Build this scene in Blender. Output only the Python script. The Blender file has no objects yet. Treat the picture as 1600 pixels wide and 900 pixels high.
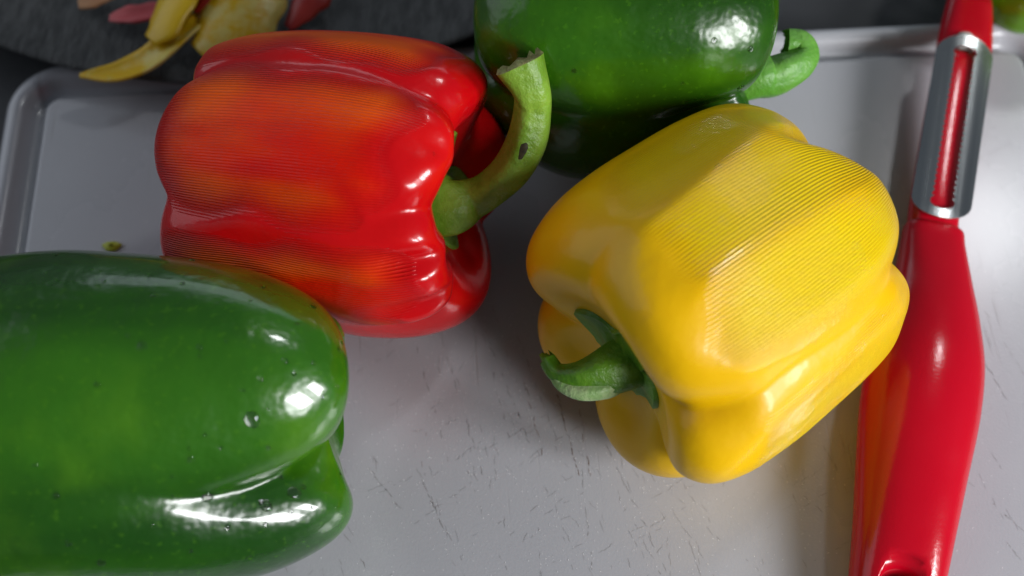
import bpy, bmesh, math, random
import numpy as np
from mathutils import Vector, Matrix
rnd = random.Random(7)
S = 0.01                       # all coordinates below are written in centimetres
sc = bpy.context.scene
COL = sc.collection

# ------------------------------------------------------------------ camera
PITCH, DIST = math.radians(63), 31.0
cd = bpy.data.cameras.new('camera'); cam = bpy.data.objects.new('camera', cd); COL.objects.link(cam)
cam.location = (0, -DIST*math.cos(PITCH)*S, DIST*math.sin(PITCH)*S)
cam.rotation_euler = (math.pi/2-PITCH, 0, 0)
cd.sensor_width = 36; cd.lens = 40.5; cd.clip_start = 0.01; cd.clip_end = 50
cd.dof.use_dof = True; cd.dof.focus_distance = 0.262; cd.dof.aperture_fstop = 9.0
sc.camera = cam

# ------------------------------------------------------------------ world and lamps
w = bpy.data.worlds.new('World'); sc.world = w; w.use_nodes = True
bg = w.node_tree.nodes['Background']
bg.inputs['Color'].default_value = (0.72, 0.84, 1.0, 1); bg.inputs['Strength'].default_value = 0.08
def area(name, direction, dist, sx, sy, power, color, target=(0, 0, 2)):
    ld = bpy.data.lights.new(name, 'AREA'); ld.shape = 'RECTANGLE'; ld.size = sx*S; ld.size_y = sy*S
    ld.energy = power; ld.color = color
    o = bpy.data.objects.new(name, ld); COL.objects.link(o)
    d = Vector(direction).normalized()
    o.location = (Vector(target) + d*dist)*S
    o.rotation_euler = d.to_track_quat('Z', 'Y').to_euler()
    return o
for k in (-1, 1):      # the two panes of one window to the right
    area('window_pane_light', (0.75, -0.54, 0.46), 95, 17, 28, 4.9, (0.98, 0.985, 1.0), (k*0.584*14, k*0.812*14, 2))
area('ceiling_lamp', (0.38, 0.46, 0.80), 120, 11, 11, 1.2, (0.96, 0.98, 1.0), (13, 2.2, 0))
area('left_window_light', (-0.84, 0.22, 0.50), 110, 120, 100, 3.0, (0.86, 0.92, 1.0))
area('rear_window_light', (0.06, 0.96, 0.26), 150, 130, 34, 1.3, (0.80, 0.90, 1.0))
sc.view_settings.view_transform = 'Standard'; sc.view_settings.look = 'None'
sc.view_settings.exposure = 0.22; sc.view_settings.gamma = 1.0

# ------------------------------------------------------------------ helpers
def link_mesh(name, verts, faces, mat, parent=None, smooth=True, loc=(0, 0, 0)):
    me = bpy.data.meshes.new(name)
    v = np.asarray(verts, dtype=float)*S
    me.from_pydata(v.tolist(), [], [tuple(int(i) for i in f) for f in faces])
    me.update()
    if smooth: me.polygons.foreach_set('use_smooth', [True]*len(me.polygons))
    me.materials.append(mat)
    o = bpy.data.objects.new(name, me); COL.objects.link(o)
    o.location = Vector(loc)*S
    if parent is not None: o.parent = parent
    return o
def thing(name, label, cat, loc=(0, 0, 0), group=None):
    o = bpy.data.objects.new(name, None); COL.objects.link(o); o.location = Vector(loc)*S
    o.empty_display_size = 0.01
    return tag(o, label, cat, group)
def tag(o, label, cat, group=None):
    o['label'] = label; o['category'] = cat
    if group: o['group'] = group
    return o
def grid_faces(n, m, wrap=True):
    f = []
    for i in range(n-1):
        for j in range(m if wrap else m-1):
            k = (j+1) % m
            f.append((i*m+j, (i+1)*m+j, (i+1)*m+k, i*m+k))
    return f
def catmull(P, n):
    P = np.asarray(P, float); L = len(P)
    P2 = np.vstack([2*P[0]-P[1], P, 2*P[-1]-P[-2]])
    u = np.linspace(0, L-1-1e-9, n); i = u.astype(int); f = (u-i)[:, None]
    a, b, c, d = P2[i], P2[i+1], P2[i+2], P2[i+3]
    return 0.5*((2*b)+(-a+c)*f+(2*a-5*b+4*c-d)*f**2+(-a+3*b-3*c+d)*f**3)
def sstep(a, b, x):
    t = np.clip((x-a)/(b-a), 0, 1); return t*t*(3-2*t)

# ------------------------------------------------------------------ materials
class NT:
    def __init__(self, name):
        self.m = bpy.data.materials.new(name); self.m.use_nodes = True
        self.t = self.m.node_tree; self.p = self.t.nodes['Principled BSDF']
    def n(self, kind, **kw):
        nd = self.t.nodes.new(kind)
        for k, v in kw.items():
            if k in nd.inputs.keys(): self.set(nd.inputs[k], v)
            else: setattr(nd, k, v)
        return nd
    def set(self, sock, v):
        if isinstance(v, bpy.types.NodeSocket): self.t.links.new(v, sock)
        else: sock.default_value = v
    def P(self, **kw):
        for k, v in kw.items(): self.set(self.p.inputs[k.replace('_', ' ')], v)
    def math(self, op, a, b=0.0, c=0.0):
        nd = self.t.nodes.new('ShaderNodeMath'); nd.operation = op
        for s, v in zip(nd.inputs, (a, b, c)): self.set(s, v)
        return nd.outputs[0]
    def mix(self, fac, a, b):
        nd = self.t.nodes.new('ShaderNodeMix'); nd.data_type = 'RGBA'
        self.set(nd.inputs[0], fac); self.set(nd.inputs[6], a); self.set(nd.inputs[7], b)
        return nd.outputs[2]
    def smooth(self, x, a, b):
        nd = self.t.nodes.new('ShaderNodeMapRange'); nd.interpolation_type = 'SMOOTHSTEP'
        self.set(nd.inputs[0], x); nd.inputs[1].default_value = a; nd.inputs[2].default_value = b
        return nd.outputs[0]
    def coord(self, scale=(1, 1, 1), rot=(0, 0, 0)):
        c = self.n('ShaderNodeTexCoord'); mp = self.n('ShaderNodeMapping')
        mp.inputs['Scale'].default_value = scale; mp.inputs['Rotation'].default_value = rot
        self.t.links.new(c.outputs['Object'], mp.inputs['Vector']); return mp.outputs[0]
    def noise(self, vec, scale, detail=3.0, rough=0.5, dist=0.0):
        nd = self.n('ShaderNodeTexNoise'); self.t.links.new(vec, nd.inputs['Vector'])
        nd.inputs['Scale'].default_value = scale; nd.inputs['Detail'].default_value = detail
        nd.inputs['Roughness'].default_value = rough; nd.inputs['Distortion'].default_value = dist
        return nd.outputs['Fac']
    def attr(self, name):
        nd = self.n('ShaderNodeAttribute'); nd.attribute_name = name; return nd.outputs['Fac']
    def bump(self, h, dist, strength=1.0, normal=None):
        nd = self.n('ShaderNodeBump'); nd.inputs['Strength'].default_value = strength
        nd.inputs['Distance'].default_value = dist; self.t.links.new(h, nd.inputs['Height'])
        if normal is not None: self.t.links.new(normal, nd.inputs['Normal'])
        return nd.outputs[0]
def C(*c): return tuple(c)+(1.0,)

def peeled_mat(name, skin_a, skin_b, flesh_a, flesh_b, pitch_n, ridge_depth=0.00022, matte=0.0, rad=(1.0, 0.45, 0.12)):
    N = NT(name)
    v = N.coord(); vs = N.coord((1, 1, 0.25))
    ridge = N.attr('ridge'); sd = N.attr('peel')
    wob = N.noise(v, 90, 2); wob2 = N.noise(vs, 45, 3)
    ph = N.math('MULTIPLY_ADD', ridge, pitch_n, N.math('MULTIPLY', N.noise(vs, 22, 2), 9.0))
    wave = N.math('SINE', N.math('MULTIPLY', ph, 6.28318))
    fine = N.noise(v, 900, 2)
    m0 = N.math('ADD', sd, N.math('MULTIPLY', N.math('SUBTRACT', wob2, 0.5), 0.55))
    m0 = N.math('ADD', m0, N.math('MULTIPLY', wave, 0.10))
    mask = N.smooth(m0, -0.03-0.12*matte, 0.05+0.2*matte)
    soft = N.smooth(m0, 0.0, 0.9)
    blotch = N.smooth(N.noise(vs, 38, 3, 0.55), 0.34, 0.57)
    flesh = N.mix(N.math('MULTIPLY', blotch, N.math('MULTIPLY_ADD', soft, 0.75, 0.25)), C(*flesh_a), C(*flesh_b))
    skin = N.mix(N.smooth(N.noise(v, 35, 2), 0.35, 0.65), C(*skin_a), C(*skin_b))
    strength = N.smooth(N.noise(vs, 42, 3), 0.32, 0.56)
    wv = N.math('MULTIPLY', N.math('MULTIPLY_ADD', wave, 0.5, 0.5), N.math('MULTIPLY_ADD', strength, 0.68, 0.32))
    cmask = N.smooth(m0, -0.15, 1.0)
    col = N.mix(cmask, skin, N.mix(N.math('MULTIPLY', N.math('SUBTRACT', 1.0, wv), 0.13-0.05*matte), flesh, C(*[x*0.6 for x in flesh_a])))
    h = N.math('MULTIPLY', N.math('SUBTRACT', N.math('MULTIPLY_ADD', fine, 0.35, wv), 0.5), mask)
    nb = N.bump(h, ridge_depth)
    nb2 = N.bump(N.noise(v, 110, 3, 0.55), 0.0010, 0.35, nb)
    N.P(Base_Color=col, Normal=nb2, Roughness=N.math('MULTIPLY_ADD', mask, 0.10-0.18*matte, 0.24+0.12*matte), Specular_IOR_Level=N.math('MULTIPLY_ADD', mask, -0.1, 0.28),
        Subsurface_Weight=0.25, Subsurface_Radius=rad, Subsurface_Scale=0.005,
        Coat_Weight=N.math('MULTIPLY_ADD', mask, -0.20+0.58*matte, 0.40-0.26*matte), Coat_Roughness=N.math('MULTIPLY_ADD', mask, 0.12-0.16*matte, 0.10+0.04*matte), Coat_Normal=nb2)
    return N.m
def green_mat(name, dark, mid, light, scale=24, coat=0.6):
    N = NT(name)
    v = N.coord(); vs = N.coord((1, 1, 0.5))
    a = N.smooth(N.noise(vs, scale, 3, 0.5, 0.4), 0.34, 0.66)
    b = N.smooth(N.noise(v, scale*1.7, 3), 0.46, 0.82)
    speck = N.smooth(N.noise(v, 700, 2), 0.60, 0.72)
    col = N.mix(b, N.mix(a, C(*dark), C(*mid)), C(*light))
    col = N.mix(N.math('MULTIPLY', speck, 0.25), col, C(*light))
    nb = N.bump(N.noise(v, 95, 3, 0.55), 0.0020, 0.4)
    nb = N.bump(N.noise(v, 420, 2), 0.00012, 0.35, nb)
    N.P(Base_Color=col, Normal=nb, Roughness=0.24, Specular_IOR_Level=0.5, Subsurface_Weight=0.2,
        Subsurface_Radius=(0.35, 1.0, 0.15), Subsurface_Scale=0.003, Coat_Weight=coat, Coat_Roughness=0.07)
    return N.m
def stem_mat(name, a, b, dark):
    N = NT(name)
    v = N.coord(); 
    n1 = N.smooth(N.noise(v, 110, 4, 0.6), 0.35, 0.65)
    n2 = N.smooth(N.noise(v, 260, 4, 0.65), 0.60, 0.78)
    col = N.mix(N.math('MULTIPLY', n2, 0.6), N.mix(n1, C(*a), C(*b)), C(*dark))
    nb = N.bump(N.noise(v, 500, 4, 0.6), 0.0007, 0.7)
    N.P(Base_Color=col, Normal=nb, Roughness=0.42, Subsurface_Weight=0.15, Subsurface_Radius=(0.3, 1, 0.1), Subsurface_Scale=0.003)
    return N.m
def simple_mat(name, col, rough=0.5, col2=None, scale=100, bump=0.0, bscale=400, **kw):
    N = NT(name); v = N.coord()
    c = C(*col)
    if col2: c = N.mix(N.smooth(N.noise(v, scale, 4, 0.6), 0.35, 0.65), C(*col), C(*col2))
    N.P(Base_Color=c, Roughness=rough, **kw)
    if bump: N.P(Normal=N.bump(N.noise(v, bscale, 4, 0.6), bump))
    return N.m

M = {}
M['red'] = peeled_mat('red_pepper_skin', (0.50, 0.001, 0.004), (0.60, 0.003, 0.004), (0.74, 0.010, 0.0005), (0.98, 0.13, 0.0005), 330, 0.00032)
M['yellow'] = peeled_mat('yellow_pepper_skin', (0.80, 0.46, 0.0003), (0.82, 0.49, 0.0003), (0.82, 0.54, 0.0003), (0.86, 0.60, 0.0005), 310, 0.00024, 1.0, (1.0, 0.85, 0.15))
M['green'] = green_mat('green_pepper_skin', (0.008, 0.055, 0.002), (0.028, 0.130, 0.004), (0.070, 0.205, 0.005))
M['green2'] = green_mat('green_pepper_skin_bright', (0.010, 0.052, 0.002), (0.030, 0.13, 0.003), (0.075, 0.235, 0.004), 20, 0.12)
M['lime'] = green_mat('lime_pepper_skin', (0.10, 0.28, 0.004), (0.16, 0.36, 0.005), (0.25, 0.42, 0.01), 20)
M['stem'] = stem_mat('stem_green', (0.12, 0.25, 0.010), (0.21, 0.37, 0.035), (0.09, 0.15, 0.01))
M['stem_dark'] = stem_mat('stem_dark_green', (0.05, 0.16, 0.006), (0.12, 0.28, 0.012), (0.02, 0.07, 0.004))
M['stem_bright'] = stem_mat('stem_bright_green', (0.08, 0.27, 0.02), (0.14, 0.36, 0.05), (0.05, 0.16, 0.02))
M['cut'] = simple_mat('stem_cut_face', (0.36, 0.38, 0.13), 0.7, (0.20, 0.17, 0.06), 500, 0.0008, 900)
M['pale_flesh'] = simple_mat('torn_stem_flesh', (0.36, 0.48, 0.22), 0.45, (0.22, 0.38, 0.12), 300, 0.0006, 500)

# ------------------------------------------------------------------ the setting: table, board, plate
N = NT('dark_table'); v = N.coord()
N.P(Base_Color=N.mix(N.noise(v, 60, 4), C(0.030, 0.032, 0.036), C(0.045, 0.047, 0.052)), Roughness=0.55,
    Normal=N.bump(N.noise(v, 900, 3), 0.0003, 0.5))
M['table'] = N.m
tb = link_mesh('table', [(-70, -45, -1.0), (70, -45, -1.0), (70, 70, -1.0), (-70, 70, -1.0)], [(0, 1, 2, 3)], M['table'], smooth=False)
tb['kind'] = 'structure'

N = NT('white_board_plastic'); v = N.coord()
fine = N.noise(v, 1500, 3); blot = N.noise(v, 25, 4)
cuts = None
hsum = N.math('MULTIPLY', fine, 0.5)
mark = 0.0
for k, (ang, sx) in enumerate(((-14, 1), (-24, 1), (38, 1))):
    vv = N.coord((420, 16, 1), (0, 0, math.radians(ang)))
    nz = N.noise(vv, 1.0, 2.0, 0.5)
    line = N.smooth(nz, 0.66, 0.72)
    gate = N.smooth(N.noise(v, 30+7*k, 2), 0.48, 0.64)
    line = N.math('MULTIPLY', line, gate)
    mark = N.math('MAXIMUM', mark, N.math('MULTIPLY', line, (0.55, 0.45, 0.25)[k]))
dot = N.smooth(N.noise(v, 1100, 2), 0.70, 0.76)
col = N.mix(blot, C(0.39, 0.395, 0.425), C(0.455, 0.46, 0.49))
col = N.mix(N.math('MULTIPLY', mark, 0.5), col, C(0.25, 0.22, 0.20))
col = N.mix(N.math('MULTIPLY', dot, 0.35), col, C(0.86, 0.86, 0.86))
h = N.math('SUBTRACT', hsum, N.math('MULTIPLY', mark, 1.2))
N.P(Base_Color=col, Roughness=N.math('MULTIPLY_ADD', blot, 0.14, 0.20), Specular_IOR_Level=0.5,
    Coat_Weight=0.4, Coat_Roughness=0.16, Normal=N.bump(h, 0.00012, 0.7), Subsurface_Weight=0.12, Subsurface_Radius=(1, 1, 1), Subsurface_Scale=0.004)
M['board'] = N.m
def rounded_loop(hx, hy, r, z, seg=10):
    pts = []
    for cx, cy, a0 in ((hx-r, hy-r, 0), (-hx+r, hy-r, 90), (-hx+r, -hy+r, 180), (hx-r, -hy+r, 270)):
        for k in range(seg+1):
            a = math.radians(a0+90*k/seg); pts.append((cx+r*math.cos(a), cy+r*math.sin(a), z))
    return pts
BA = math.radians(3.4); HX, HY = 14.42, 10.6
def board_point(x, y): return (x*math.cos(BA)-y*math.sin(BA), x*math.sin(BA)+y*math.cos(BA))
fx, fy = 0.81, 7.08
bcx, bcy = fx+HY*math.sin(BA), fy-HY*math.cos(BA)
prof = [(-0.06, 0), (0.0, 0.0), (0.05, -0.03), (0.13, -0.24), (0.24, -0.36), (0.40, -0.34), (0.52, -0.14), (0.62, 0.06), (0.72, 0.17),
        (0.84, 0.22), (1.0, 0.20), (1.12, 0.12), (1.19, -0.02), (1.2, -0.2), (1.2, -0.75), (1.14, -0.93), (0.98, -0.995)]
V = []; F = []
nl = 44
for off, z in prof: V += rounded_loop(HX+off, HY+off, 0.42+max(off, -0.2), z)
F = [(i*nl+j, (i+1)*nl+j, (i+1)*nl+(j+1) % nl, i*nl+(j+1) % nl) for i in range(len(prof)-1) for j in range(nl)]
F.append(tuple(range(nl))); F.append(tuple(reversed(range((len(prof)-1)*nl, len(prof)*nl))))
board = link_mesh('cutting_board', V, F, M['board'], loc=(bcx, bcy, 0))
board.rotation_euler = (0, 0, BA)
tag(board, 'white plastic cutting board with raised rim and knife marks under the peppers', 'cutting board')

# ------------------------------------------------------------------ bell peppers
class Pepper:
    """surface of a bell pepper, local z along its axis with the stem at +z"""
    def __init__(s, R, hl, profile, grooves, twist=0.0, seed=0, squash=(1, 1), bulge=0.35, wob=0.02, swaths=(), inset=0.03, q=0.55, e0=(0.15, 0.1), eps=0.006, dents=(), facet=0.0):
        s.facet = facet
        s.eps, s.dents = eps, dents
        s.e0 = e0
        s.R, s.hl, s.twist, s.grooves, s.swaths, s.squash = R, hl, math.radians(twist), grooves, swaths, squash
        s.bulge, s.wob, s.inset, s.q = bulge, wob, inset, q
        s.prof = catmull(profile, 900)
        d = np.r_[0, np.cumsum(np.hypot(*np.diff(s.prof, axis=0).T))]; s.d = d/d[-1]
        r = np.random.RandomState(seed); s.ph = r.rand(24)*6.283
    def surf(s, t, th):
        r0 = np.interp(t, s.d, s.prof[:, 0]); z0 = np.interp(t, s.d, s.prof[:, 1])
        thw = th + s.twist*z0 + 0.045*np.sin(2.6*z0+s.ph[9]) + 0.025*np.sin(6.1*z0+s.ph[10]+2*th)
        g = sorted(s.grooves, key=lambda a: a[0])
        ga = np.array([math.radians(a[0]) for a in g]); n = len(g)
        x = np.mod(thw-ga[0], 2*np.pi); gg = np.r_[ga-ga[0], 2*np.pi]
        i = np.clip(np.searchsorted(gg, x, side='right')-1, 0, n-1)
        wdt = gg[i+1]-gg[i]; f = (x-gg[i])/wdt
        sn = np.sqrt(np.sin(np.pi*f)**2+s.eps)
        lobe = sn**s.q
        D = np.array([a[1] for a in g]+[g[0][1]]); De = np.array([a[2] for a in g]+[g[0][2]]); Db = np.array([(a[3] if len(a) > 3 else a[2]) for a in g]+[g[0][3] if len(g[0]) > 3 else g[0][2]])
        wl = 0.5+0.5*np.cos(np.pi*f)
        dm = D[i]*wl+D[i+1]*(1-wl); de = De[i]*wl+De[i+1]*(1-wl); db = Db[i]*wl+Db[i+1]*(1-wl)
        es = sstep(s.e0[0], 0.95, z0); eb = sstep(s.e0[1], 0.95, -z0)
        dep = dm*(1-es)*(1-eb)+de*es+db*eb
        rr = r0*(1-dep*(1-lobe))
        shoulder = np.exp(-((r0-0.68)/0.24)**2)
        zz = z0+(lobe-0.75)*s.bulge*dep*shoulder*2.2*np.where(z0 > 0, es, -eb)
        p = s.ph
        wb = (np.sin(2*thw+p[0]+1.3*z0)*0.9+np.sin(3*thw+p[1]-2.1*z0)*0.6+np.sin(5*thw+p[2]+2.6*z0)*0.35+np.sin(7*thw+p[3]-4*z0)*0.22)*sstep(0.05, 0.5, r0)
        rr = rr*(1+s.wob*wb)
        for a, zc, dp, wa, wz in s.dents:
            dth = (th-math.radians(a)+np.pi) % (2*np.pi)-np.pi
            rr = rr*(1-dp*np.exp(-(dth/math.radians(wa))**2-((z0-zc)/wz)**2)*sstep(0.3, 0.6, r0))
        zz = zz+s.wob*0.5*np.sin(3*thw+p[4])*r0
        X, Y, Z = rr*np.cos(th)*s.R*s.squash[0], rr*np.sin(th)*s.R*s.squash[1], zz*s.hl
        return np.stack([X, Y, Z], -1), z0, r0
    def peel(s, z0, r0, th):
        sd = np.full(th.shape, -3.0)
        for a, hw, zlo, zhi, sk in s.swaths:
            d = (th-math.radians(a)-sk*z0+np.pi) % (2*np.pi)-np.pi
            wv = 0.16*np.sin(7*th+s.ph[5])+0.12*np.sin(13*th+s.ph[6]+a)
            wz = 0.14*np.sin(5*z0+s.ph[7]+a)+0.08*np.sin(11*z0+s.ph[8])
            ex = (math.radians(hw)-np.abs(d))*s.R+wz; ey = np.minimum((zhi-z0)*s.hl+wv, (z0-zlo)*s.hl)
            rd = 0.8; e = rd-np.hypot(np.maximum(rd-ex, 0), np.maximum(rd-ey, 0))
            e = np.where((ex > rd) & (ey > rd), np.minimum(ex, ey), e)
            sd = np.maximum(sd, e)
        return np.where(r0 > 0.6, sd, -3)
    def grid(s, nt, nth):
        t = np.linspace(0.002, 0.998, nt); th = np.linspace(0, 2*np.pi, nth, endpoint=True)
        T, TH = np.meshgrid(t, th, indexing='ij')
        P, z0, r0 = s.surf(T, TH)
        sd = s.peel(z0, r0, TH)
        for a, hw, zlo, zhi, sk in s.swaths:
            if hw < 16 or not s.facet: continue
            j = int(round(a/360*(nth-1))); u = np.array([math.cos(math.radians(a)), math.sin(math.radians(a)), 0])
            lim = np.linalg.norm(P[:, j, :2], axis=-1)*s.facet
            ex = (P @ u)-lim[:, None]; ex = 0.5*(ex+np.sqrt(ex*ex+0.004))
            wgt = sstep(zlo-0.1, zlo+0.15, z0)*(1-sstep(zhi-0.1, zhi+0.3, z0))*(r0 > 0.55)
            P = P-(ex*wgt)[..., None]*u
        if s.swaths:
            du = np.gradient(P, axis=0); dv = np.gradient(P, axis=1)
            nn = np.cross(dv, du); nn /= np.linalg.norm(nn, axis=-1, keepdims=True)+1e-9
            if (nn[nt//2]*P[nt//2]).sum(-1).mean() < 0: nn = -nn
            P = P-nn*(s.inset*sstep(-0.08, 0.12, sd))[..., None]
        return P, sd, TH

def frame(a):
    z = Vector(a).normalized(); x = Vector((0, 0, -1)); x = (x-z*x.dot(z)).normalized(); y = z.cross(x)
    return Matrix((x, y, z)).transposed()
def make_pepper(name, label, pep, axis, center, mat, calyx_mat=None, calyx=(0.30, 0.10, 5, 0.0), nt=190, nth=420, group=None, lift=0.05):
    Rm = frame(axis); P, sd, TH = pep.grid(nt, nth)
    Rn = np.array(Rm)
    zmin = (P.reshape(-1, 3) @ Rn.T)[:, 2].min()
    root = thing(name, label, 'bell pepper', (center[0], center[1], 0 if len(center) < 3 else center[2]), group)
    V = P.reshape(-1, 3); F = grid_faces(nt, nth, False)
    top = len(V); V = np.vstack([V, P[0].mean(0)[None], P[-1].mean(0)[None]])
    F += [(top, j+1, j)[::-1] for j in range(nth-1)] + [(top+1, (nt-1)*nth+j+1, (nt-1)*nth+j) for j in range(nth-1)]
    body = link_mesh('body', V, F, mat, root)
    me = body.data
    # join the seam so that shading is continuous
    for nm, arr, fill in (('peel', sd, -3.0), ('ridge', TH/6.28318, 0.0)):
        at = me.attributes.new(nm, 'FLOAT', 'POINT')
        at.data.foreach_set('value', np.r_[arr.reshape(-1), [fill, fill]].astype(np.float32))
    nrm = None
    body.location = (0, 0, -zmin*S); body.rotation_euler = Rm.to_euler()
    off = np.array([center[0], center[1], (0 if len(center) < 3 else center[2])-zmin])
    pep.world = lambda t, th: (pep.surf(np.asarray(t, float), np.asarray(th, float))[0] @ Rn.T)+off
    pep.Rn, pep.off = Rn, off
    if calyx_mat:
        rc, amp, k, ph = calyx
        n, m = 16, 120
        th = np.linspace(0, 2*np.pi, m, endpoint=False)
        # parameter t at which the profile reaches the wanted radius
        tr = lambda rr: np.interp(rr, np.maximum.accumulate(pep.prof[:450, 0]), pep.d[:450])
        star = rc+amp*(np.abs(np.cos(k*th/2+ph))**2.2-0.4)+0.025*np.sin(3*th+ph)+0.012*np.sin(11*th)
        def row(fr, lf):
            t = np.maximum(tr(star*fr), 0.004); e = 1e-3
            p0 = pep.surf(t, th)[0]; pu = pep.surf(t+e, th)[0]-p0; pv = pep.surf(t, th+e)[0]-p0
            nn = np.cross(pv, pu); nn /= np.linalg.norm(nn, axis=-1, keepdims=True)+1e-12
            nn = np.where(nn[:, 2:3] < -0.2, -nn, nn)
            return p0+nn*np.broadcast_to(lf, (m,))[:, None]
        rows = []
        for i in range(n):
            fr = 0.03+0.97*i/(n-1)
            rows.append(row(np.full(m, fr), lift+0.32*(1-fr)**2+0.03*np.sin(9*th)*fr))
        rows.append(row(np.full(m, 1.0), -0.03)); 
        CV = np.vstack(rows)
        CV = np.vstack([CV, rows[0].mean(0)[None]])
        CF = grid_faces(n+1, m)+[(len(CV)-1, j, (j+1) % m) for j in range(m)]
        cx = link_mesh('calyx', CV, CF, calyx_mat, root)
        cx.location = body.location; cx.rotation_euler = body.rotation_euler
    return root, body

def tube(name, path, radii, mat, parent, n=40, m=22, rough=0.06, seed=1, cap=None, ell=1.0, base=(0, 0, 0)):
    path = np.asarray(path, float)
    PR = catmull(np.c_[path, np.asarray(radii, float)], n)
    P, Rr = PR[:, :3]-np.asarray(base), PR[:, 3]
    T = np.gradient(P, axis=0); T /= np.linalg.norm(T, axis=1, keepdims=True)
    up = np.array([0.13, 0.2, 1.0]); rs = np.random.RandomState(seed); ph = rs.rand(6)*6.28
    V = []; th = np.linspace(0, 2*np.pi, m, endpoint=False)
    prev = None
    for i in range(n):
        a = np.cross(up, T[i]) if prev is None else prev-T[i]*prev.dot(T[i])
        a /= np.linalg.norm(a); prev = a; b = np.cross(T[i], a)
        u = i/(n-1)
        k = 1+rough*(np.cos(5*th+ph[0]+1.5*u)*0.8+np.sin(3*th+ph[1]+5*u)*0.7+np.sin(2*th+ph[2]+9*u)*0.6)
        V.append(P[i]+Rr[i]*(np.cos(th)*k)[:, None]*a+Rr[i]*ell*(np.sin(th)*k)[:, None]*b)
    V = np.vstack(V); F = [f[::-1] for f in grid_faces(n, m)]
    F.append(tuple(reversed(range(m))))
    if cap is None:
        F.append(tuple(range((n-1)*m, n*m)))
        return link_mesh(name, V, F, mat, parent)
    o = link_mesh(name, V, F, mat, parent)
    # ragged cut face, slightly hollow
    ring = V[(n-1)*m:]; c = ring.mean(0); rows = [ring]
    for fr, h in ((0.86, 0.07), (0.6, -0.03), (0.3, -0.10)):
        jag = np.array([0.05*rs.randn() for _ in range(m)])
        rows.append(c+(ring-c)*fr+T[-1]*(h+jag)[:, None] if False else c+(ring-c)*fr+(h+jag)[:, None]*T[-1])
    CV = np.vstack(rows+[c[None]-0.1*T[-1]]); CF = grid_faces(4, m)+[(len(CV)-1, 3*m+(j+1) % m, 3*m+j) for j in range(m)]
    link_mesh('cut_face', CV, [f[::-1] for f in CF], cap, o)
    return o

PROF = [(0.0, 0.66), (0.20, 0.68), (0.40, 0.80), (0.58, 0.96), (0.74, 1.0), (0.89, 0.90), (0.975, 0.66), (1.0, 0.30), (0.99, -0.05), (0.965, -0.40),
        (0.91, -0.70), (0.80, -0.90), (0.64, -0.995), (0.46, -0.98), (0.26, -0.90), (0.10, -0.86), (0.0, -0.86)]
PROF_BLUNT = [(0.0, 0.72), (0.20, 0.735), (0.40, 0.83), (0.58, 0.965), (0.74, 1.0), (0.89, 0.88), (0.975, 0.62), (1.0, 0.25), (1.0, -0.1), (0.985, -0.45),
        (0.955, -0.72), (0.89, -0.90), (0.75, -0.99), (0.56, -0.98), (0.32, -0.88), (0.12, -0.82), (0.0, -0.82)]
PROF_SHALLOW = [(0.0, 0.80), (0.20, 0.815), (0.40, 0.88), (0.58, 0.975), (0.74, 1.0)]+PROF[5:]
PROF_TAPER = [(0.0, 0.70), (0.20, 0.72), (0.40, 0.82), (0.58, 0.96), (0.76, 1.0), (0.91, 0.88), (1.0, 0.60), (1.03, 0.20), (1.01, -0.15), (0.985, -0.48),
        (0.92, -0.73), (0.79, -0.92), (0.60, -1.0), (0.40, -0.985), (0.20, -0.92), (0.08, -0.88), (0.0, -0.88)]

# red pepper, stem pointing to the right
red = Pepper(3.75, 3.32, PROF_BLUNT, [(163, 0.095, 0.25, 0.22), (221, 0.045, 0.21, 0.20), (292, 0.12, 0.34, 0.2), (20, 0.12, 0.3), (95, 0.12, 0.3)], twist=4, seed=3, eps=0.03, facet=0.975, dents=[(190, 0.97, 0.085, 7, 0.22), (240, 0.92, 0.12, 6, 0.24), (262, 0.9, 0.11, 6, 0.28), (282, 0.9, 0.08, 6, 0.28), (137, 0.9, 0.04, 9, 0.3), (205, 0.2, 0.025, 14, 0.5), (277, -0.22, 0.20, 25, 0.6)],
             swaths=[(137, 20, -0.98, 0.82, 0.0), (192, 25, -0.97, 0.80, 0.02), (212, 14, -0.9, 0.62, 0), (250, 16, -0.9, 0.95, 0.0), (270, 10, -0.9, 0.75, 0)])
RED_C = (-4.18, 0.78)
red_root, red_body = make_pepper('bell_pepper', 'red bell pepper with peeled ridged sides and a long curved green stem', red, (0.96, -0.20, 0.17), RED_C, M['red'], M['stem'], (0.34, 0.10, 5, 0.9), lift=0.06)
b0 = np.array([*RED_C, 0])
tube('stem', [(-1.95, 0.2, 4.1), (-1.42, 0.0, 4.25), (-0.95, 0.16, 4.3), (-0.53, 0.28, 4.5), (0.0, 0.59, 4.9), (0.35, 1.02, 5.5), (0.47, 1.52, 6.1), (0.42, 1.71, 6.5), (0.17, 2.12, 6.9)],
     [0.78, 0.66, 0.50, 0.45, 0.46, 0.45, 0.42, 0.45, 0.60], M['stem'], red_root, n=60, m=28, seed=4, cap=M['cut'], base=b0)

b0 = np.array([*RED_C, 0])
bl = link_mesh('blemish', [(0.10*math.cos(a)*c_*(1+0.25*math.sin(3*a)), 0.26*math.sin(a)*c_*(1+0.2*math.sin(2*a+1)), z) for c_, z in ((1, -0.03), (0.9, 0.012), (0.5, 0.02)) for a in [6.28318*k/16 for k in range(16)]],
    [f[::-1] for f in grid_faces(3, 16)]+[tuple(range(32, 48))], simple_mat('stem_blemish', (0.02, 0.018, 0.008), 0.8, (0.045, 0.04, 0.015), 600), [o for o in red_root.children if o.name.startswith('stem')][0])
bl.location = Vector((0.22-b0[0], 0.59-b0[1], 5.68))*S; bl.rotation_euler = (math.radians(51), 0, math.radians(-25))
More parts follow.
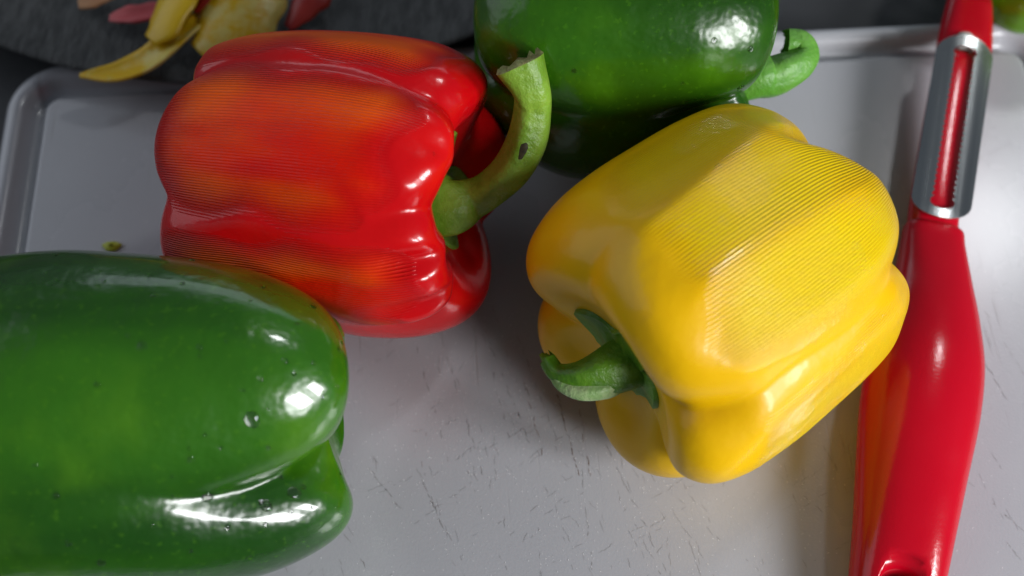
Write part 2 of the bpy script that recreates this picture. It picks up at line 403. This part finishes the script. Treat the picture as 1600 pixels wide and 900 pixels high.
# yellow pepper, stem pointing to the lower left
yel = Pepper(3.9, 3.38, PROF_SHALLOW, [(124, 0.135, 0.34, 0.26), (200, 0.01, 0.14, 0.26), (286, 0.12, 0.30), (345, 0.12, 0.3), (66, 0.12, 0.34)], twist=-4, seed=11, dents=[(318, 0.85, 0.12, 30, 0.4), (262, 0.9, 0.03, 20, 0.3)], wob=0.014, inset=0.015, e0=(0.5, 0.45), eps=0.015, facet=0.965,
             swaths=[(150, 21, -1.0, 0.66, 0.1), (182, 20, -1.0, 0.62, 0.0), (212, 18, -1.0, 0.6, 0), (101, 17, -0.95, 0.62, 0.0), (84, 14, -0.9, 0.55, 0)])
YEL_C = (4.75, -2.0)
yel_root, yel_body = make_pepper('bell_pepper', 'yellow bell pepper with peeled ridged sides and short dark green stem, beside the red peeler', yel, (-0.79, -0.61, 0.02), YEL_C, M['yellow'], M['stem_dark'], (0.30, 0.15, 4, 0.3), lift=0.10)
b0 = np.array([*YEL_C, 0])
tube('stem', [(3.3, -3.2, 3.75), (2.9, -3.6, 3.75), (2.45, -3.9, 3.85), (1.95, -4.12, 3.9), (1.45, -4.2, 3.9), (1.02, -4.08, 3.85), (0.80, -3.78, 3.85)],
     [0.74, 0.66, 0.58, 0.49, 0.36, 0.23, 0.19], M['stem_dark'], yel_root, n=50, m=24, seed=8, cap=M['stem_dark'], base=b0)

tube('torn_flesh', [(2.55, -4.22, 3.75), (2.1, -4.40, 3.85), (1.6, -4.50, 3.9), (1.15, -4.36, 3.88), (0.9, -4.1, 3.85)], [0.14, 0.30, 0.27, 0.17, 0.10], M['pale_flesh'], yel_root, n=30, m=18, seed=12, rough=0.12, ell=0.8, base=b0)

# front green pepper, its blossom end to the right
gf = Pepper(3.68, 4.8, PROF_TAPER, [(135, 0.10, 0.26, 0.42), (262, 0.10, 0.26, 0.3), (330, 0.12, 0.3, 0.08), (48, 0.12, 0.3, 0.10)], twist=-14, seed=21, wob=0.02, dents=[(273, -0.75, 0.20, 26, 0.5), (15, -1.0, 0.22, 45, 0.4), (330, -1.0, 0.2, 35, 0.4)])
GF_C = (-8.65, -5.2)
gf_root, gf_body = make_pepper('bell_pepper', 'large unpeeled green bell pepper with water drops, nearest at the left', gf, (-0.985, -0.10, 0.08), GF_C, M['green'], M['stem_dark'], (0.27, 0.12, 5, 0.6))
b0 = np.array([*GF_C, 0])
e = gf.Rn @ np.array([0, 0, 1.0]); c0 = gf.off+e*4.9*0.70
tube('stem', [c0-e*0.3, c0+e*0.4, c0+e*1.2+np.array([0, 0, .2]), c0+e*2.0+np.array([0, .1, .6])], [0.6, 0.48, 0.40, 0.45], M['stem_bright'], gf_root, seed=9, cap=M['cut'], base=b0)

# rear green pepper
gb = Pepper(4.1, 3.4, PROF, [(170, 0.04, 0.30, 0.25), (258, 0.08, 0.3, 0.25), (330, 0.12, 0.3), (75, 0.10, 0.3)], twist=3, seed=33, wob=0.018, dents=[(293, -0.98, 0.24, 28, 0.38), (268, 0.55, 0.17, 26, 0.5)])
GB_C = (2.6, 5.45)
gb_root, gb_body = make_pepper('bell_pepper', 'green bell pepper behind the yellow one, with curled bright stem', gb, (0.995, -0.02, -0.04), GB_C, M['green2'], M['stem_bright'], (0.24, 0.10, 5, 0.6))
b0 = np.array([*GB_C, 0])
tube('stem', [(5.4, 3.9, 3.9), (6.12, 3.82, 4.2), (6.52, 3.82, 4.2), (6.86, 3.91, 4.3), (7.2, 4.12, 4.35), (7.36, 4.38, 4.4), (7.26, 4.62, 4.5), (6.95, 4.66, 4.5)],
     [0.66, 0.60, 0.53, 0.47, 0.41, 0.36, 0.33, 0.35], M['stem_bright'], gb_root, n=46, m=22, seed=5, cap=M['stem_dark'], base=b0)

# ------------------------------------------------------------------ peeler
N = NT('red_plastic'); v = N.coord()
N.P(Base_Color=N.mix(N.noise(v, 40, 3), C(0.46, 0.0015, 0.012), C(0.53, 0.002, 0.015)), Roughness=N.math('MULTIPLY_ADD', N.noise(v, 150, 4), 0.14, 0.10),
    Normal=N.bump(N.noise(v, 1200, 2), 0.00005, 0.5), Subsurface_Weight=0.1, Subsurface_Radius=(1, 0.1, 0.1), Subsurface_Scale=0.003)
M['plastic'] = N.m
N = NT('brushed_steel'); v = N.coord((700, 12, 40))
N.P(Base_Color=C(0.56, 0.58, 0.58), Metallic=1.0, Roughness=N.math('MULTIPLY_ADD', N.noise(v, 1.0, 3), 0.2, 0.14), Normal=N.bump(N.noise(v, 1.0, 3), 0.00006, 0.5))
M['steel'] = N.m
M['pin'] = simple_mat('pale_plastic_pin', (0.62, 0.62, 0.58), 0.35)
PL = (8.91, -7.95); PA = math.radians(-14.4)
peeler = thing('peeler', 'red plastic peeler with slotted serrated steel blade lying right of the yellow pepper', 'peeler', (*PL, 0))
peeler.rotation_euler = (0, 0, PA)
def section_loft(name, secs, mat, parent, m=40, sub=6, flank=0.0):
    """secs: (y, x_left, x_right, z_bottom, z_top, squareness)"""
    A = catmull(np.array(secs, float), (len(secs)-1)*sub+1); V = []
    for y, xl, xr, zb, zt, q in A:
        cx, hx, cz, hz = (xl+xr)/2, (xr-xl)/2, (zb+zt)/2, (zt-zb)/2
        for k in range(m):
            a = 2*math.pi*k/m; ca, sa = math.cos(a), math.sin(a)
            x = math.copysign(abs(ca)**(2/q), ca); z = math.copysign(abs(sa)**(2/q), sa)
            V.append((cx+hx*x, y, cz+hz*z))
    n = len(A); F = grid_faces(n, m)
    F.append(tuple(reversed(range(m)))); F.append(tuple(range((n-1)*m, n*m)))
    return link_mesh(name, V, F, mat, parent)
hd = section_loft('handle', [(-2.3, -0.35, 0.5, 0.35, 0.75, 2.0), (-2.2, -0.62, 0.78, 0.2, 1.0, 2.2), (-1.7, -0.88, 0.98, 0.06, 1.2, 2.5), (-0.5, -1.03, 1.05, 0.02, 1.35, 2.6), (1.0, -1.14, 1.17, 0.02, 1.7, 2.3), (2.6, -1.28, 1.33, 0.02, 1.9, 2.1),
    (4.2, -1.38, 1.5, 0.02, 2.02, 2.0), (5.6, -1.30, 1.53, 0.02, 1.98, 2.0), (6.9, -1.08, 1.36, 0.03, 1.75, 2.1), (8.2, -0.86, 1.10, 0.06, 1.42, 2.4), (9.2, -0.78, 0.90, 0.10, 1.18, 2.8), (9.62, -0.74, 0.84, 0.14, 1.12, 2.8), (9.74, -0.66, 0.78, 0.22, 1.04, 2.6)], M['plastic'], peeler)
# hanging hole through the tail of the handle
def lathe(prof_, seg=40):
    V = []; F = []
    for r, z in prof_:
        for k in range(seg): V.append((r*math.cos(6.28318*k/seg), r*math.sin(6.28318*k/seg), z))
    F = [f for f in grid_faces(len(prof_), seg)]
    F.append(tuple(reversed(range(seg)))); F.append(tuple(range((len(prof_)-1)*seg, len(prof_)*seg)))
    return V, F
cv, cf = lathe([(0.95, -0.6), (0.62, 0.1), (0.50, 0.35), (0.48, 0.7), (0.50, 1.0), (0.52, 1.2), (0.56, 1.32), (0.66, 1.42), (0.80, 1.5), (0.9, 2.2)])
cut = link_mesh('cutter', cv, [f[::-1] for f in cf], M['plastic'], peeler); cut.location = Vector((0.0, -0.42, 0))*S
bm_ = bmesh.new(); bm_.from_mesh(cut.data); bmesh.ops.recalc_face_normals(bm_, faces=bm_.faces); bm_.to_mesh(cut.data); bm_.free()
bm_ = bmesh.new(); bm_.from_mesh(hd.data); bmesh.ops.recalc_face_normals(bm_, faces=bm_.faces); bm_.to_mesh(hd.data); bm_.free()
md = hd.modifiers.new('hole', 'BOOLEAN'); md.operation = 'DIFFERENCE'; md.object = cut; md.solver = 'EXACT'
dg = bpy.context.evaluated_depsgraph_get(); nm = bpy.data.meshes.new_from_object(hd.evaluated_get(dg))
hd.modifiers.clear(); hd.data = nm; bpy.data.objects.remove(cut)
nm.polygons.foreach_set('use_smooth', [True]*len(nm.polygons))
# frame under the blade, collar, pins, blade and steel tip
section_loft('blade_frame', [(9.5, -0.62, 0.70, 0.18, 0.95, 3), (10.2, -0.68, 0.66, 0.25, 1.16, 2.2), (12.5, -0.62, 0.62, 0.40, 1.29, 2.2), (15.0, -0.52, 0.68, 0.58, 1.41, 2.2), (15.7, -0.46, 0.80, 0.60, 1.12, 3.2)], M['plastic'], peeler)
section_loft('collar', [(15.35, -0.40, 0.98, 0.60, 1.16, 2.6), (15.5, -0.47, 1.06, 0.52, 1.24, 2.8), (16.2, -0.46, 1.08, 0.50, 1.30, 2.8), (17.1, -0.38, 1.02, 0.50, 1.30, 2.8), (17.75, -0.30, 0.96, 0.52, 1.26, 2.8), (17.9, -0.22, 0.88, 0.58, 1.2, 2.6)], M['plastic'], peeler)
section_loft('pivot_pin', [(15.45, 0.02, 0.42, 1.08, 1.34, 2.4), (15.6, -0.02, 0.46, 1.05, 1.40, 2.6), (15.95, -0.02, 0.46, 1.05, 1.42, 2.6), (16.1, 0.04, 0.40, 1.1, 1.36, 2.4)], M['pin'], peeler, m=20, sub=3)
section_loft('steel_tip', [(17.7, -0.12, 0.78, 0.66, 1.10, 2.6), (18.3, -0.06, 0.74, 0.68, 1.08, 2.4), (18.7, 0.1, 0.6, 0.72, 1.02, 2.2)], M['steel'], peeler, m=24)
def make_blade():
    # arched plate with a long slot; the slot's edges carry saw teeth
    y0, y1 = 9.72, 15.80; ny = 150
    ys = np.linspace(y0, y1, ny)
    def half(y):  # outer half width with rounded ends
        r = 0.62; e_ = min(y-y0, y1-y); return 0.80*(1.0 if e_ >= r else math.sqrt(max(0.0, 1-((r-e_)/r)**2))*0.999+0.001)
    def slot(y):
        s0, s1 = 10.0, 15.42
        if y < s0 or y > s1: return 0.0
        e_ = min(y-s0, s1-y)
        w_ = 0.30
        if e_ < 0.42:
            r = 0.21; c_ = r
            return 0.32*math.sqrt(max(0.0, 1-((c_-e_)/c_)**2)) if e_ < 2*r-0.05 else w_
        ph = (y*5.6) % 1.0
        return w_-0.06*abs(2*ph-1)
    def ctr(y): return 0.02+0.031*(y-y0)
    def zz(x, y): return 1.16+0.052*(y-y0)*0.9+0.12-0.20*x*x
    ys = np.linspace(y0+0.001, y1-0.001, 420)
    V = []; F = []; T = 0.05
    rows = []
    for y in ys:
        H = half(y); s_ = min(slot(y), H*0.98); c_ = ctr(y)
        xs = [-H, -H*0.66-s_*0.34, -H*0.33-s_*0.67, -s_, s_, H*0.33+s_*0.67, H*0.66+s_*0.34, H]
        rows.append((xs, s_ > 0.001))
        for x in xs: V.append((c_+x, y, zz(x, y)))
    for i in range(len(ys)-1):
        for k in range(7):
            if k == 3 and (rows[i][1] or rows[i+1][1]): continue
            a = i*8+k; F.append((a, a+1, a+9, a+8))
    bm = bmesh.new(); vs = [bm.verts.new(Vector(p)*S) for p in V]
    for f in F: bm.faces.new([vs[i] for i in f])
    bmesh.ops.remove_doubles(bm, verts=bm.verts, dist=0.00001)
    me = bpy.data.meshes.new('blade'); bm.to_mesh(me); bm.free(); me.materials.append(M['steel'])
    me.polygons.foreach_set('use_smooth', [True]*len(me.polygons))
    o = bpy.data.objects.new('blade', me); COL.objects.link(o); o.parent = peeler
    sd_ = o.modifiers.new('thick', 'SOLIDIFY'); sd_.thickness = 0.03*S; sd_.offset = -1
    es_ = o.modifiers.new('edges', 'EDGE_SPLIT'); es_.split_angle = math.radians(35)
    return o
make_blade()

# ------------------------------------------------------------------ dark plate
N = NT('slate_plate'); v = N.coord(); vs = N.coord((1, 0.25, 1), (0, 0, 0.9))
n1 = N.smooth(N.noise(vs, 420, 4, 0.65), 0.3, 0.7); n2 = N.noise(v, 30, 3)
N.P(Base_Color=N.mix(n1, C(0.030, 0.032, 0.033), N.mix(n2, C(0.062, 0.065, 0.066), C(0.088, 0.091, 0.092))), Roughness=0.6, Specular_IOR_Level=0.35, Normal=N.bump(n1, 0.0006, 0.8))
M['slate'] = N.m
PLC = (-8.48, 22.45)
pr = [(0.0, 0.35), (9.0, 0.36), (12.5, 0.45), (15.0, 0.72), (16.05, 0.90), (16.25, 0.90), (16.30, 0.82), (16.1, 0.66), (15.0, 0.42), (12.0, -0.2), (9.5, -0.85), (9.2, -1.0), (0.0, -1.0)]
pp = catmull(pr[1:-1], 60); ns = 160
V = [(r*math.cos(6.283185*k/ns), r*math.sin(6.283185*k/ns), z) for r, z in pp for k in range(ns)]
F = [f for f in grid_faces(len(pp), ns)]; F.append(tuple(range(ns))[::1]); F.append(tuple(reversed(range((len(pp)-1)*ns, len(pp)*ns))))
plate = link_mesh('plate', V, F, M['slate'], loc=(*PLC, 0))
tag(plate, 'dark textured round plate holding the peelings behind the board', 'plate')

# ------------------------------------------------------------------ peelings on the plate
def peel_mat(name, out, inn):
    N = NT(name); v = N.coord(); g_ = N.n('ShaderNodeNewGeometry')
    patch = N.smooth(N.noise(v, 130, 3), 0.48, 0.62)
    N.P(Base_Color=N.mix(N.math('MULTIPLY', patch, 0.85), C(*out), C(*inn)), Roughness=0.35, Subsurface_Weight=0.2, Subsurface_Scale=0.002,
        Normal=N.bump(N.noise(v, 500, 3), 0.0004, 0.5))
    return N.m
M['peel_y'] = peel_mat('yellow_peel', (0.68, 0.43, 0.006), (0.70, 0.58, 0.17))
M['peel_y2'] = simple_mat('yellow_peel_skin', (0.64, 0.40, 0.006), 0.35, (0.72, 0.48, 0.01), 90)
M['peel_r'] = simple_mat('red_peel_skin', (0.30, 0.012, 0.012), 0.35, (0.40, 0.03, 0.02), 90)
M['peel_p'] = simple_mat('pink_peel_inside', (0.50, 0.10, 0.11), 0.4, (0.45, 0.06, 0.07), 90)
M['peel_t'] = simple_mat('tan_peel', (0.45, 0.25, 0.12), 0.5, (0.38, 0.18, 0.08), 90)
def peeling(label, path, widths, mat, cup=0.25, tilt=0.0, seed=0, group=None):
    n, m = 28, 9
    PR = catmull(np.c_[np.asarray(path, float), np.asarray(widths, float)], n); P, W = PR[:, :3], PR[:, 3]
    T = np.gradient(P, axis=0); T /= np.linalg.norm(T, axis=1, keepdims=True)
    rs = np.random.RandomState(seed); ph = rs.rand(4)*6.28
    V = []
    for i in range(n):
        sv = np.cross(T[i], (0, 0, 1.0)); sv /= np.linalg.norm(sv); nv = np.cross(sv, T[i])
        ct, st = math.cos(tilt), math.sin(tilt); s2 = sv*ct+nv*st; n2 = nv*ct-sv*st
        for j in range(m):
            x = 2*j/(m-1)-1; ww = W[i]*(1+0.10*math.sin(9*i/n+ph[0 if x < 0 else 1])+0.05*math.sin(23*i/n+ph[2 if x < 0 else 3]))
            V.append(P[i]+s2*x*ww+n2*(cup*ww*x*x))
    V = np.array(V); base = V[n*m//2].copy(); base[2] = V[:, 2].min()
    o = link_mesh('pepper_peeling', V-base, grid_faces(n, m, False), mat, loc=base)
    sd_ = o.modifiers.new('thick', 'SOLIDIFY'); sd_.thickness = 0.09*S; sd_.offset = 0
    tag(o, label, 'peeling', 'pepper peelings on the plate')
    return o
peeling('yellow pepper peeling with its pointed tip hanging over the plate edge', [(-12.3, 6.2, 1.15), (-11.5, 6.25, 1.12), (-10.6, 6.5, 1.2), (-9.9, 7.0, 1.35), (-9.3, 7.7, 1.4), (-8.8, 8.5, 1.3)], [0.05, 0.36, 0.46, 0.44, 0.36, 0.2], M['peel_y'], 0.3, 0.15, 1)
peeling('broad yellow pepper peeling standing beside the pink one', [(-10.4, 7.25, 1.5), (-10.1, 7.6, 1.75), (-9.7, 8.3, 2.0), (-9.3, 9.0, 2.1), (-8.9, 9.8, 1.9)], [0.34, 0.62, 0.72, 0.62, 0.25], M['peel_y2'], -0.35, 0.3, 2)
peeling('yellow pepper peeling with a pale patch, behind the red pepper', [(-9.0, 6.95, 1.3), (-8.5, 7.4, 1.55), (-7.9, 8.1, 1.7), (-7.4, 8.9, 1.7), (-7.1, 9.8, 1.4)], [0.35, 0.75, 1.1, 1.0, 0.4], M['peel_y'], -0.3, -0.2, 3)
peeling('pinkish red pepper peeling lying left of the yellow ones', [(-11.85, 8.4, 0.98), (-11.3, 8.45, 1.02), (-10.6, 8.6, 1.0), (-9.9, 8.8, 0.95)], [0.12, 0.32, 0.36, 0.2], M['peel_p'], 0.3, 0.1, 4)
peeling('dark red pepper peeling between the yellow peelings', [(-9.15, 8.2, 1.5), (-8.9, 8.6, 1.7), (-8.6, 9.2, 1.8), (-8.3, 9.9, 1.6)], [0.12, 0.3, 0.36, 0.2], M['peel_r'], -0.3, 0.0, 5)
peeling('dark red pepper peeling rightmost on the plate', [(-6.6, 8.1, 0.95), (-6.2, 8.5, 1.15), (-5.8, 9.1, 1.3), (-5.3, 9.8, 1.2)], [0.12, 0.36, 0.45, 0.3], M['peel_r'], -0.3, -0.2, 6)
peeling('small tan pepper peeling farthest left on the plate', [(-12.9, 9.0, 0.85), (-12.4, 9.15, 0.92), (-11.9, 9.4, 0.9)], [0.15, 0.28, 0.15], M['peel_t'], 0.3, 0.0, 7)

# small pieces
bit = link_mesh('peeling_scrap', *(lambda v_, f_: (v_, f_))(*(lambda: ([(r*math.cos(a)*0.26*(1+0.2*math.sin(3*a)), r*math.sin(a)*0.16, z) for r, z in ((0.9, 0.01), (1.0, 0.06), (0.7, 0.13), (0.2, 0.15)) for a in [6.283*k/14 for k in range(14)]],
      grid_faces(4, 14)+[tuple(range(42, 56))]))()), simple_mat('yellow_green_scrap', (0.42, 0.45, 0.03), 0.4), loc=(-10.95, 1.25, 0))
tag(bit, 'tiny yellow green scrap on the board behind the near green pepper', 'scrap')

# pepper at the far right corner
gc = Pepper(3.3, 3.6, PROF, [(120, 0.1, 0.3), (210, 0.1, 0.3), (300, 0.1, 0.3), (30, 0.1, 0.3)], seed=41)
make_pepper('bell_pepper', 'light green pepper cut off by the top right corner', gc, (0.8, 0.6, 0.0), (17.27, 11.63, -1.0), M['lime'], None, nt=90, nth=180)

# ------------------------------------------------------------------ knife marks on the board
def strips(name, items, mat, z=0.004):
    V = []; F = []
    for (x, y, ang, ln, wd) in items:
        d = np.array([math.cos(ang), math.sin(ang)]); nn = np.array([-d[1], d[0]])
        k = 5; pts = []
        bend = rnd.uniform(-0.04, 0.04)*ln
        for i in range(k):
            f = i/(k-1)-0.5; c_ = np.array([x, y])+d*ln*f+nn*(bend*(1-4*f*f)+rnd.gauss(0, 0.006)); w_ = 0.62*wd*(1-abs(2*f)**2.5)*rnd.uniform(0.6, 1.2)+0.0015
            pts += [c_+nn*w_, c_-nn*w_]
        b = len(V); V += [(p[0], p[1], z) for p in pts]
        F += [(b+2*i, b+2*i+1, b+2*i+3, b+2*i+2) for i in range(k-1)]
    o = link_mesh(name, V, F, mat, board, smooth=False)
    o.matrix_parent_inverse = board.matrix_basis.inverted(); o['kind'] = 'stuff'
    return o
M['cut_dark'] = simple_mat('knife_mark_dirt', (0.22, 0.21, 0.21), 0.7, (0.33, 0.33, 0.34), 300)
M['cut_brown'] = simple_mat('knife_mark_brown', (0.17, 0.11, 0.08), 0.7, (0.31, 0.28, 0.27), 300)
M['cut_pale'] = simple_mat('burr_glint_white', (0.86, 0.86, 0.87), 0.25)  # raised burrs along the cuts, their glints painted in as white
dark, brown, pale = [], [], []
def cut_line(x0, y0, x1, y1, dens, wd, lst):
    L = math.hypot(x1-x0, y1-y0); a = math.atan2(y1-y0, x1-x0); t = 0.0
    while t < L:
        ln = rnd.uniform(0.05, 0.32)
        if rnd.random() < dens: lst.append((x0+(x1-x0)*t/L+rnd.gauss(0, 0.012), y0+(y1-y0)*t/L+rnd.gauss(0, 0.012), a+rnd.gauss(0, 0.12), ln, wd*rnd.uniform(0.4, 1.1)))
        if rnd.random() < dens*0.35: pale.append((x0+(x1-x0)*t/L+rnd.gauss(0, 0.03), y0+(y1-y0)*t/L+rnd.gauss(0, 0.03), a+rnd.gauss(0, 0.3), rnd.uniform(0.02, 0.07), 0.008))
        t += ln*rnd.uniform(0.7, 1.3)
CUTS = [(-0.51, -0.57, 0.25, -3.14, 0.6, 0.016, 0), (-0.68, -1.33, 0.48, -4.51, 0.7, 0.02, 0), (0.92, -2.06, 1.67, -5.26, 0.8, 0.022, 1), (1.72, -3.49, 1.98, -5.51, 0.6, 0.02, 1), (1.75, -5.18, 1.91, -7.56, 0.85, 0.017, 0), (2.41, -4.51, 3.68, -7.56, 0.75, 0.016, 0), (-3.59, -5.01, -2.66, -6.16, 0.8, 0.02, 0), (-2.31, -5.18, -1.71, -6.47, 0.85, 0.018, 0), (-2.72, -0.95, -1.6, -4.85, 0.4, 0.02, 0), (-1.03, -0.19, 0.0, -4.51, 0.5, 0.015, 0), (0.33, -2.78, 0.8, -4.85, 0.6, 0.017, 1), (-1.67, -2.06, -0.63, -5.51, 0.4, 0.016, 0), (-4.39, -6.16, -3.36, -7.72, 0.5, 0.016, 0), (4.82, -6.63, 5.97, -7.64, 0.5, 0.014, 0), (7.88, -4.51, 8.35, -5.83, 0.6, 0.015, 0), (7.23, -5.99, 8.42, -5.26, 0.5, 0.014, 0), (12.33, -2.24, 12.7, -3.31, 0.8, 0.014, 0), (11.34, -5.43, 12.44, -6.63, 0.5, 0.012, 0), (11.99, -6.95, 12.28, -7.41, 0.7, 0.014, 0), (-5.12, -4.85, -3.71, -6.95, 0.35, 0.015, 0), (0.0, -0.95, 1.13, -4.34, 0.45, 0.016, 0), (0.92, -7.41, 4.07, -6.16, 0.25, 0.01, 0), (-0.31, -7.41, 1.42, -5.67, 0.2, 0.01, 0)]
for c_ in CUTS: cut_line(*c_[:4], c_[4], c_[5], brown if c_[6] else dark)
for k in range(240):
    x = rnd.gauss(1.5, 4.5) if k % 3 else rnd.uniform(-5, 14); y = rnd.gauss(-5.5, 2.0) if k % 3 else rnd.uniform(-8.5, 4); a = rnd.choice((-68, -75, -60, -80, 35, 30))+rnd.gauss(0, 8); L = rnd.uniform(0.5, 2.2)
    cut_line(x, y, x+L*math.cos(math.radians(a)), y+L*math.sin(math.radians(a)), 0.3, rnd.uniform(0.003, 0.008), dark)
for k in range(1100): pale.append((rnd.gauss(1.2, 4.2), rnd.gauss(-4.6, 2.4), rnd.choice((-1.2, 0.6))+rnd.gauss(0, 0.5), rnd.uniform(0.015, 0.06), rnd.uniform(0.003, 0.007)))
pale = [p for p in pale if p[1] < 5.5 and -12 < p[0] < 14]
strips('knife_marks', dark, M['cut_dark'], 0.004); strips('brown_knife_marks', brown, M['cut_brown'], 0.006); strips('painted_burr_glints', pale, M['cut_pale'], 0.008)

# ------------------------------------------------------------------ water drops on the green peppers
N = NT('water'); N.P(Base_Color=C(1, 1, 1), Roughness=0.02, IOR=1.33, Transmission_Weight=1.0)
M['water'] = N.m
def drop_mesh():
    V = []; m = 18
    pr_ = [(1.0, -0.06), (0.985, 0.06), (0.92, 0.20), (0.78, 0.36), (0.56, 0.48), (0.28, 0.545)]
    for r_, z in pr_: V += [(r_*math.cos(6.28318*k/m), r_*math.sin(6.28318*k/m), z) for k in range(m)]
    V += [(0, 0, 0.56), (0, 0, -0.06)]
    F = grid_faces(len(pr_), m); F = [f[::-1] for f in F]
    F += [((len(pr_)-1)*m+j, (len(pr_)-1)*m+(j+1) % m, len(V)-2) for j in range(m)]+[(len(V)-1, (j+1) % m, j) for j in range(m)]
    me = bpy.data.meshes.new('water_drop'); me.from_pydata(V, [], F); me.polygons.foreach_set('use_smooth', [True]*len(F)); me.materials.append(M['water']); me.update()
    return me
DROP = drop_mesh()
def drops(body, root, items):
    bpy.context.view_layer.update()
    mw = body.matrix_world; inv = mw.inverted()
    for x, y, z, rad, st in items:
        ok, p, nrm, _ = body.closest_point_on_mesh(inv @ (Vector((x, y, z))*S))
        p = mw @ p; nrm = (mw.to_3x3() @ nrm).normalized()
        o = bpy.data.objects.new('water_drop', DROP); COL.objects.link(o); o.parent = root
        o.matrix_parent_inverse = root.matrix_world.inverted()
        o.location = p; q_ = nrm.to_track_quat('Z', 'Y'); o.rotation_euler = q_.to_euler()
        o.scale = (rad*S, rad*S*st, rad*S*0.62)
FRONT_DROPS = [(-5.06, -6.17, 6.45, 0.142, 1.3), (-6.06, -7.37, 5.27, 0.134, 1), (-5.02, -7.36, 4.68, 0.109, 1.5), (-5.71, -7.86, 4.81, 0.068, 1), (-4.9, -5.46, 6.82, 0.051, 1), (-6.22, -6.91, 6.24, 0.065, 1), (-4.77, -6.73, 4.59, 0.055, 1), (-4.5, -7.03, 4.47, 0.123, 1.2), (-4.33, -6.87, 4.38, 0.055, 1), (-8.99, -7.2, 6.75, 0.053, 1), (-8.52, -8.41, 5.68, 0.067, 1), (-8.03, -8.64, 5.12, 0.082, 1.3), (-7.12, -4.99, 7.35, 0.091, 1), (-6.05, -4.97, 7.22, 0.064, 1), (-7.41, -4.8, 7.4, 0.052, 1), (-5.93, -6.51, 6.51, 0.039, 1), (-6.58, -7.19, 6.04, 0.039, 1), (-5.21, -5.7, 6.81, 0.038, 1), (-5.66, -6.67, 6.24, 0.039, 1), (-4.12, -3.54, 6.13, 0.081, 1), (-3.51, -4.26, 5.88, 0.054, 1), (-6.76, -2.48, 6.2, 0.07, 1), (-6.03, -1.96, 5.15, 0.058, 1), (-6.61, -3.49, 7.08, 0.053, 1), (-3.95, -4.99, 6.5, 0.052, 1), (-4.29, -5.28, 6.62, 0.051, 1), (-4.55, -7.41, 4.39, 0.055, 1), (-8.66, -7.66, 6.32, 0.066, 1), (-7.09, -3.84, 7.26, 0.053, 1), (-7.88, -5.78, 7.34, 0.052, 1), (-4.81, -6.55, 5.88, 0.052, 1), (-3.77, -5.56, 6.12, 0.052, 1)]
REAR_DROPS = [(4.46, 3.11, 6.66, 0.076, 1), (5.26, 3.08, 6.42, 0.077, 1), (5.33, 2.67, 5.56, 0.094, 1.4), (3.88, 2.63, 6.01, 0.046, 1), (1.49, 2.86, 6.19, 0.061, 1)]
RED_DROPS = [(-1.17, 2.17, 4.77, 0.055, 1), (-1.72, -0.41, 7.0, 0.041, 1), (-1.9, -0.42, 4.64, 0.045, 1), (-7.12, 1.75, 6.92, 0.03, 1)]
rs_ = np.random.RandomState(5)
FINE_DROPS = []
for k in range(70):
    p_ = gf.world(rs_.uniform(0.42, 0.88), math.radians(rs_.uniform(85, 235)))
    FINE_DROPS.append((*p_, 0.012+0.045*rs_.rand()**3, rs_.uniform(0.9, 1.5)))
drops(gf_body, gf_root, FINE_DROPS)
drops(gf_body, gf_root, FRONT_DROPS); drops(gb_body, gb_root, REAR_DROPS); drops(red_body, red_root, RED_DROPS)
